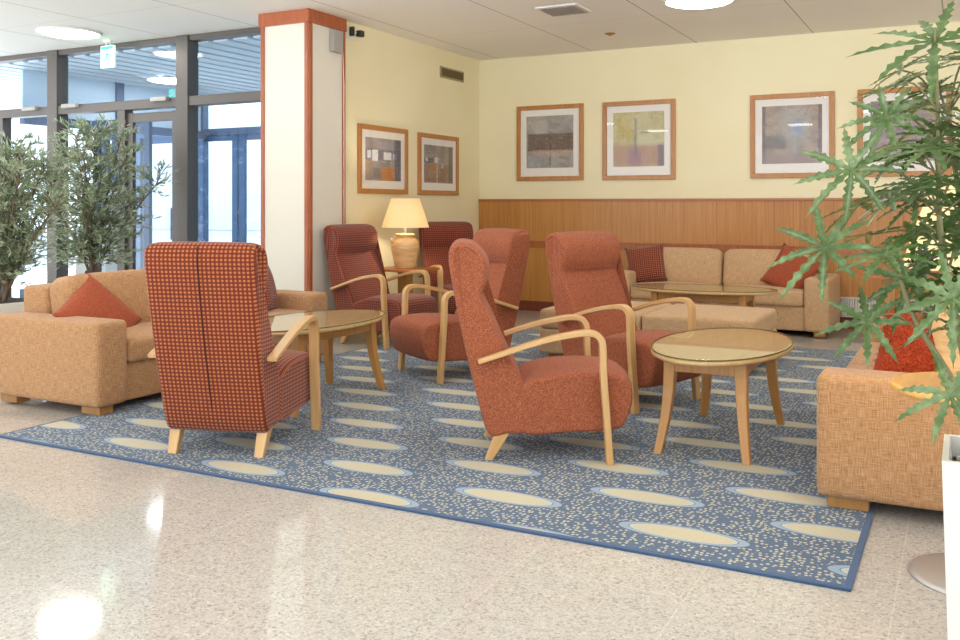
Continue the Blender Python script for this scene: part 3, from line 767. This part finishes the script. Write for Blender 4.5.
# ------------------------------------------------------------------ sofas
def puff(a): return lambda x, y, z: (a * math.copysign(1, x) * (1 - y * y) * (1 - z * z) * (abs(x) > .6), 0, a * .6 * (1 - y * y) * (1 - x * x) * (z > .6))
def make_sofa(L, label, mat, depth=1.0, group=None):
    """local: front toward +X, x from 0 (front) to -depth, y from 0 to L"""
    o = thing('sofa', (0, 0, 0), label, 'sofa', 0, group); aw = .235; r = .035
    for y in (aw / 2, L - aw / 2):
        MB().rbox((-depth / 2, y, .315), (depth / 2, aw / 2, .255), r, n=6).build('arm', mat, o)
    MB().rbox((-depth / 2 - .01, L / 2, .18), (depth / 2 - .03, L / 2 - aw + .01, .12), .02, n=8).build('base', mat, o)
    MB().rbox((-depth + .125, L / 2, .40), (.125, L / 2 - aw + .005, .34), r, n=6).build('backrest', mat, o)
    iw = L - 2 * aw; n = 2
    for k in range(n):
        y = aw + iw * (k + .5) / n
        MB().rbox((-.36, y, .37), (.36, iw / n / 2 - .004, .075), .035, n=7, bulge=lambda x, yy, z: (0, 0, .018 * (1 - x * x) * (1 - yy * yy) * (z > .5))).build('seat_cushion', mat, o)
        Mx = Matrix.Translation((-depth + .36, y, .60)) @ Matrix.Rotation(math.radians(-10), 4, 'Y')
        MB().rbox((0, 0, 0), (.115, iw / n / 2 - .006, .20), .06, M=Mx, n=8,
                  bulge=lambda x, yy, z: (.035 * x * (1 - yy ** 2) * (1 - z * z), 0, .012 * z * (1 - yy ** 4) - .012 * (abs(yy) > .9) * (z > .5))).build('back_cushion', mat, o)
    for x in (-.12, -depth + .12):
        for y in (.10, L - .10):
            MB().box((x, y, .035), (.16, .10, .05), .004).build('foot', M['foot'], o)
    return o
sL = make_sofa(2.25, 'tan linen sofa at the left with a rust cushion, in front of the olive trees', M['linen'])
sL.location = (-4.54, 3.79, 0)
sR = copy_tree(sL); sR.location = (-.55, 4.05 + 2.25, 0); sR.rotation_euler = (0, 0, PI)
sR['label'] = 'tan linen sofa at the right edge, its plain side toward the viewer'
sB = make_sofa(2.20, 'pale tan sofa along the wainscoted back wall', M['linen2'], .86)
sB.location = (-3.42, 9.25, 0); sB.rotation_euler = (0, 0, -PI / 2)
sB.location = (-1.13 - 2.20, 9.25, 0)
# local +X (front) must face -Y; y axis then runs toward +X
# bench
bn = thing('bench', (-1.36, 6.9, 0), 'low tan backless bench with two seat cushions', 'bench')
MB().rbox((-.86, .47, .165), (.86, .46, .10), .02, n=8).build('base', M['linen2'], bn)
for k in range(2):
    MB().rbox((-.43 - .86 * k, .475, .345), (.427, .475, .08), .035, n=8, bulge=lambda x, y, z: (0, 0, .014 * (1 - x * x) * (1 - y * y) * (z > .5))).build('seat_cushion', M['linen2'], bn)
for x in (-.12, -1.6):
    for y in (.12, .82): MB().box((x, y, .04), (.12, .12, .06), .004).build('foot', M['foot'], bn)
# pillows
def pillow(w, h, d, mat, label, loc, rot, cat='cushion', group=None, fringe=False):
    m = MB(); n = 18; rows = {}
    for sg in (-1, 1):
        V = []
        for i in range(n + 1):
            r = []
            for j in range(n + 1):
                x = -1 + 2 * i / n; y = -1 + 2 * j / n
                px = x * (1 - .09 * (1 - y * y)); py = y * (1 - .09 * (1 - x * x))
                t = ((1 - x ** 4) * (1 - y ** 4)) ** .5 * (.75 + .25 * (1 - x * x) * (1 - y * y)) 
                wv = .004 * math.sin(5 * x + 2 * y) * (1 - x * x)
                r.append(m.bm.verts.new((px * w / 2, sg * (d / 2 * t + wv * (t > .05)), py * h / 2)))
            V.append(r)
        for i in range(n):
            for j in range(n): m.face((V[i][j], V[i + 1][j], V[i + 1][j + 1], V[i][j + 1]), smooth=True)
    bmesh.ops.remove_doubles(m.bm, verts=m.bm.verts, dist=1e-5)
    if fringe:
        rnd = random.Random(3)
        m.bm.normal_update()
        fs = [f for f in m.bm.faces]
        for k in range(2600):
            f = rnd.choice(fs); c = f.calc_center_median(); nn = f.normal.copy()
            c = c + Vector((rnd.uniform(-.01, .01), 0, rnd.uniform(-.01, .01)))
            d2 = (nn + Vector((rnd.uniform(-.8, .8), rnd.uniform(-.8, .8), rnd.uniform(-1.2, .4)))).normalized() * rnd.uniform(.015, .03)
            s_ = nn.orthogonal().normalized() * .002
            m.face(m.vs([c - s_, c + s_, c + d2]))
    o = m.build('cushion', mat); tag(o, label, cat, group)
    o.location = loc; o.rotation_mode = 'XYZ'; o.rotation_euler = [math.radians(a) for a in rot]; return o
pillow(.50, .46, .16, M['rustpillow'], 'rust cushion slumped in the near corner of the left sofa', (-5.0, 4.19, .54), (-40, 44, 60))
pillow(.45, .45, .15, M['gridp'], 'maroon dotted cushion at the far end of the left sofa', (-4.84, 5.60, .64), (-14, 8, 118))
pillow(.42, .42, .15, M['gridp'], 'maroon dotted cushion at the left end of the back sofa', (-3.02, 9.58, .635), (-20, -9, 8))
pillow(.45, .45, .15, M['rustpillow'], 'rust cushion at the right end of the back sofa', (-1.53, 9.58, .60), (-22, 26, -14))
pillow(.48, .44, .17, M['shaggy'], 'shaggy red cushion on the right sofa behind the plant', (-.14, 4.56, .585), (-20, 6, -14), fringe=True)

# ------------------------------------------------------------------ lamps and side tables
def make_lamp(label):
    o = thing('table_lamp', (0, 0, 0), label, 'table lamp', 0, 'table lamps')
    MB().lathe([(0, 0), (.10, 0), (.105, .01), (.112, .06), (.138, .18), (.142, .22), (.13, .265), (.095, .295), (.075, .305), (.095, .318), (.10, .33), (.09, .338), (0, .34)], n=40).build('lamp_base', M['ceramic'], o)
    MB().tube([(.0, 0, .335), (0, 0, .43)], .014, 12).build('neck', M['white'], o)
    MB().tube([(-.10, -.10, .245), (-.105, -.105, .27), (-.085, -.09, .29)], .008, 6).build('base_knob', M['ceramic'], o)
    MB().lathe([(.235, .40), (.14, .685), (.137, .685), (.232, .40)], n=48).build('lamp_shade', M['shade'], o)
    MB().lathe([(0, .50), (.022, .505), (.03, .53), (.022, .56), (0, .565)], n=16).build('bulb', M['bulb'], o)
    return o
lp = make_lamp('lit ceramic table lamp with cream cone shade between the maroon armchairs'); lp.location = (-4.89, 7.74, .65)
lp2 = copy_tree(lp); lp2.location = (.035, 3.57, .655); lp2['label'] = 'lit table lamp glowing behind the large plant leaves'
st = thing('side_table', (-4.89, 7.74, 0), 'small square wooden side table carrying the lamp by the wall', 'side table')
MB().box((0, 0, .637), (.50, .50, .026), .004).build('table_top', M['rail'], st)
MB().box((0, 0, .32), (.11, .11, .61), .004).build('pedestal', M['birchleg'], st)
MB().box((0, 0, .0225), (.36, .36, .025), .004).build('base_plate', M['birchleg'], st)
st2 = copy_tree(st); st2.location = (-.60, 8.95, 0); st2['label'] = 'square wooden side table standing right of the back sofa'
rt = thing('pedestal_table', (.045, 3.57, 0), 'round yellow-wood side table on a steel disc foot at the right sofa', 'side table')
MB().lathe([(0, .63), (.272, .63), (.28, .636), (.28, .649), (.274, .655), (0, .655)], n=56).build('table_top', wood('honey_wood', hexc('D59A44'), hexc('EBBA68'), .35, .2), rt)
MB().lathe([(0, .63), (.03, .63), (.03, .012), (0, .012)], n=20).build('column', M['steel'], rt)
MB().lathe([(0, 0), (.222, 0), (.222, .006), (.2, .012), (.05, .02), (0, .02)], n=56).build('foot_disc', M['steel'], rt)

# ------------------------------------------------------------------ plants
def leaflet(m, c, d, up, L, W, droop, serr=True):
    d = d.normalized(); side = d.cross(up).normalized(); nrm = side.cross(d).normalized()
    n = 13; prev = None; p = Vector(c); cur = d.copy()
    for i in range(n + 1):
        t = i / n
        w = W * (min(1, t / .18)) * (1 - max(0, (t - .55) / .45) ** 1.6) * .5
        if serr: w *= 1.4 if i % 2 else .66
        if i == n: w = .0004
        a = m.bm.verts.new(p - side * w + nrm * w * .35); b = m.bm.verts.new(p); e = m.bm.verts.new(p + side * w + nrm * w * .35)
        if prev:
            m.face((prev[0], prev[1], b, a), smooth=True); m.face((prev[1], prev[2], e, b), smooth=True)
        prev = (a, b, e)
        cur = (cur + Vector((0, 0, -droop / n))).normalized(); p = p + cur * (L / n)
LEAF = [(-0.295, 2.329, 1.168, .152), (-0.233, 2.306, 1.351, .15), (-0.166, 2.397, 1.477, .12), (-0.06, 2.34, 1.64, .21), (-0.147, 2.633, 1.62, .125), (-0.123, 2.532, 1.081, .14), (-0.204, 2.377, 0.992, .13), (-0.023, 2.246, 1.069, .15), (-0.029, 2.243, 0.859, .125), (-0.067, 2.223, 1.389, .13), (-0.149, 2.632, 1.283, .145), (-0.048, 2.798, 1.202, .14), (-0.096, 2.773, 1.54, .15), (-0.227, 2.704, 1.189, .14), (-0.01, 2.366, 1.463, .14), (0.0, 2.597, 1.631, .15), (-0.161, 2.287, 1.156, .13), (-0.057, 2.68, 0.946, .13), (-0.09, 2.324, 1.315, .13), (-0.019, 2.248, 1.313, .125), (-0.169, 2.565, 1.372, .13), (-0.231, 2.476, 1.27, .125), (-0.108, 2.484, 1.197, .135)]
POTC = Vector((.095, 2.525, 0))
rnd = random.Random(11)
for k in range(30):
    a = rnd.uniform(-1.3, 1.9); LEAF.append((.10 + rnd.uniform(.0, .34) * math.cos(a), 2.53 + rnd.uniform(.1, .38) * math.sin(a), rnd.uniform(.95, 1.75), rnd.uniform(.11, .16)))
for k in range(34):
    LEAF.append((rnd.uniform(-.16, .06), rnd.uniform(2.3, 2.72), rnd.uniform(1.0, 1.62), rnd.uniform(.10, .15)))
pp = thing('potted_plant', (0, 0, 0), 'tall leafy plant with serrated finger leaves in a white pot at the right', 'plant')
PW = .285; PZ = .68
pot = MB()
x0, y0 = -.045, 2.385
def frus(m, a0, a1, z0, z1):
    v = m.vs([(POTC.x + sx * a0, POTC.y + sy * a0, z0) for sx, sy in ((-1, -1), (1, -1), (1, 1), (-1, 1))] + [(POTC.x + sx * a1, POTC.y + sy * a1, z1) for sx, sy in ((-1, -1), (1, -1), (1, 1), (-1, 1))])
    return v
h0 = PW / 2
vo = frus(pot, h0 - .02, h0, 0, PZ); vi = frus(pot, h0 - .03, h0 - .014, .5, PZ)
pot.face(vo[3::-1])
for k in range(4):
    j = (k + 1) % 4
    pot.face((vo[k], vo[j], vo[4 + j], vo[4 + k])); pot.face((vi[j], vi[k], vi[4 + k], vi[4 + j])); pot.face((vo[4 + k], vo[4 + j], vi[4 + j], vi[4 + k]))
poto = pot.build('pot', M['white'], pp)
MB().box((POTC.x, POTC.y, .60), (PW - .045, PW - .045, .06)).build('soil', M['soil'], pp)
pb = MB()
for k in range(70):
    r_ = rnd.uniform(.012, .02); pb.rbox((POTC.x + rnd.uniform(-.11, .11), POTC.y + rnd.uniform(-.11, .11), .636 + rnd.uniform(0, .012)), (r_, r_ * rnd.uniform(.7, 1), r_ * .6), r_ * .58, n=1, k=2, M=None)
po = pb.build('pebbles', M['pebble'], pp); po['kind'] = 'stuff'
stems = []
def stem(pts, r0, r1):
    P = smooth3(pts); n = len(P); MB().tube(P, [r0 + (r1 - r0) * i / (n - 1) for i in range(n)], 8).build('stem', M['stem'], pp); stems.extend(P)
def smooth3(pts, n=6):
    P = [Vector(p) for p in pts]; out = []
    for i in range(len(P) - 1):
        p0 = P[max(i - 1, 0)]; p1 = P[i]; p2 = P[i + 1]; p3 = P[min(i + 2, len(P) - 1)]
        for k in range(n):
            t = k / n; out.append(.5 * ((2 * p1) + (-p0 + p2) * t + (2 * p0 - 5 * p1 + 4 * p2 - p3) * t * t + (-p0 + 3 * p1 - 3 * p2 + p3) * t ** 3))
    out.append(P[-1]); return out
stem([(.06, 2.5, .6), (.0, 2.46, .9), (-.05, 2.42, 1.2), (-.055, 2.38, 1.45), (-.06, 2.35, 1.66)], .010, .003)
stem([(.10, 2.58, .6), (.05, 2.64, .9), (.0, 2.66, 1.2), (-.04, 2.68, 1.5)], .012, .005)
stem([(.15, 2.5, .6), (.2, 2.5, 1.0), (.22, 2.48, 1.4), (.2, 2.46, 1.7)], .013, .005)
stem([(.07, 2.46, .6), (-.02, 2.40, .85), (-.10, 2.36, 1.0), (-.14, 2.36, 1.12)], .010, .004)
fo = MB(); pe = MB()
CAMP = Vector((0, 0, 1.27))
for idx, (x, y, z, L) in enumerate(LEAF):
    c = Vector((x, y, z))
    cand = [s_ for s_ in stems if s_.z < z + .02 and s_.z > .75] or stems
    s_ = min(cand, key=lambda q: (q - c).length + .6 * abs((q.z - (z - .08))))
    out = (c - s_); out.z *= .3
    if out.length < 1e-3: out = Vector((-1, 0, 0))
    out.normalize()
    mid = s_.lerp(c, .55) + Vector((0, 0, .03))
    pe.tube(smooth3([s_, mid, c], 4), [.0026] * 8 + [.002], 6)
    # leaf plane normal: up, tipped outward
    tilt = rnd.uniform(.25, .9)
    nrm = (Vector((0, 0, 1)) + out * tilt).normalized()
    if idx in (0, 1, 2, 5, 6, 7, 8): nrm = Vector((-.25, -.85, .5)).normalized(); out = Vector((-.6, -.3, -.6)).normalized()
    ax = (out - nrm * out.dot(nrm)).normalized(); bx = nrm.cross(ax)
    nl = rnd.choice((8, 9, 9, 10)); ph = rnd.uniform(0, .3)
    for k in range(nl):
        a = -PI * .93 + (2 * PI * .93) * k / (nl - 1) + rnd.uniform(-.08, .08)
        Lk = L * (1.0 - .25 * abs(a) / PI) * rnd.uniform(.88, 1.1)
        d = ax * math.cos(a) + bx * math.sin(a) + nrm * rnd.uniform(.02, .2)
        leaflet(fo, c, d, nrm, Lk * 1.06, .0182 * (L / .14) ** .5, rnd.uniform(.1, .5))
fo.recalc = False
fo.build('foliage', M['aralia'], pp); pe.build('petioles', M['stem'], pp)

def olive(loc, H_, label, R_, seed, lean=(0, 0), pot_w=.45, nleaf=2600, zc=.55):
    r = random.Random(seed)
    o = thing('olive_tree', loc, label, 'tree', 0, 'olive trees in planters')
    p = MB(); a = pot_w / 2
    p.box((0, 0, .25), (pot_w, pot_w, .5), .01, 2)
    p.build('planter', M['white'], o)
    MB().box((0, 0, .502), (pot_w - .05, pot_w - .05, .006)).build('soil', M['soil'], o)
    tr = MB(); tips = []
    NS = 9
    for k in range(NS):
        an = k * 2.4 + r.uniform(-.4, .4); rr = R_ * (k + .5) / NS * 1.0
        hz = H_ * (.98 - .28 * (k / NS) ** 1.5) * r.uniform(.95, 1.0)
        top = Vector((rr * math.cos(an) + lean[0], rr * math.sin(an) + lean[1], hz))
        P = smooth3([(r.uniform(-.05, .05), r.uniform(-.05, .05), .48), (lean[0] * .25 + top.x * .22, lean[1] * .25 + top.y * .22, .48 + (hz - .48) * .35), (top.x * .62, top.y * .62, .48 + (hz - .48) * .7), top], 5)
        n = len(P); tr.tube(P, [.013 * (1 - .8 * i / (n - 1)) + .003 for i in range(n)], 6)
        for i in range(3, n):
            for q in range(4):
                an2 = r.uniform(0, 2 * PI); ll = R_ * r.uniform(.3, .62) * (1.15 - .55 * i / n)
                e = P[i] + Vector((ll * math.cos(an2), ll * math.sin(an2), r.uniform(-.05, .22)))
                hm = P[i].lerp(e, .5) + Vector((0, 0, .03))
                Q = smooth3([P[i], hm, e], 4); tr.tube(Q, [.004 * (1 - .7 * j / (len(Q) - 1)) for j in range(len(Q))], 4, cap=False)
                tips.append(Q)
    tr.build('trunk', M['bark'], o)
    lf = MB(); lf.recalc = False
    per = max(1, nleaf // len(tips))
    for Q in tips:
        for k in range(per):
            t = r.uniform(.15, 1); i = min(int(t * (len(Q) - 1)), len(Q) - 2); b = Q[i].lerp(Q[i + 1], t * (len(Q) - 1) - i)
            d = ((Q[-1] - Q[0]).normalized() + Vector((r.uniform(-1, 1), r.uniform(-1, 1), r.uniform(-.5, 1)))).normalized()
            s_ = d.cross(Vector((r.uniform(-1, 1), r.uniform(-1, 1), r.uniform(-1, 1)))).normalized(); L = r.uniform(.055, .095); w = L * .10
            v = lf.vs([b, b + d * L * .45 - s_ * w, b + d * L, b + d * L * .45 + s_ * w]); lf.face(v, smooth=True)
    lf.build('foliage', M['olive'], o)
    return o
olive((-7.62, 6.3, 0), 2.06, 'olive tree behind the left sofa in front of the glass doors', .66, 5, nleaf=8500)
olive((-6.85, 4.78, 0), 1.76, 'olive tree at the left edge in a white planter', .42, 9, lean=(.12, .10), nleaf=5600)

# ------------------------------------------------------------------ light, world, camera
w = bpy.data.worlds.new('World'); SC.world = w; w.use_nodes = True
bg = w.node_tree.nodes['Background']; bg.inputs[0].default_value = (.84, .92, 1.0, 1)
_tc = w.node_tree.nodes.new('ShaderNodeTexCoord'); _sx = w.node_tree.nodes.new('ShaderNodeSeparateXYZ'); _mr = w.node_tree.nodes.new('ShaderNodeMapRange')
w.node_tree.links.new(_tc.outputs['Generated'], _sx.inputs[0]); w.node_tree.links.new(_sx.outputs[2], _mr.inputs[0])
_mr.inputs[1].default_value = -.15; _mr.inputs[2].default_value = .1; _mr.inputs[3].default_value = 7.5; _mr.inputs[4].default_value = 2.7
w.node_tree.links.new(_mr.outputs[0], bg.inputs[1])

cam = bpy.data.cameras.new('camera'); co = bpy.data.objects.new('camera', cam); COL.objects.link(co)
F = 925.0
cam.sensor_width = 36; cam.lens = 36 * F / 960; cam.shift_y = (205 - 320) / 960
co.location = (0, 0, 1.27); co.rotation_euler = (PI / 2, 0, math.atan2(485, 925))
cam.clip_start = .05
SC.camera = co
vs = SC.view_settings; vs.view_transform = 'Standard'; vs.look = 'None'; vs.gamma = 1; vs.exposure = -0.27; vs.use_curve_mapping = False
SC.cycles.use_denoising = True
SC.cycles.max_bounces = 8; SC.cycles.transparent_max_bounces = 16; SC.cycles.caustics_reflective = False; SC.cycles.caustics_refractive = False
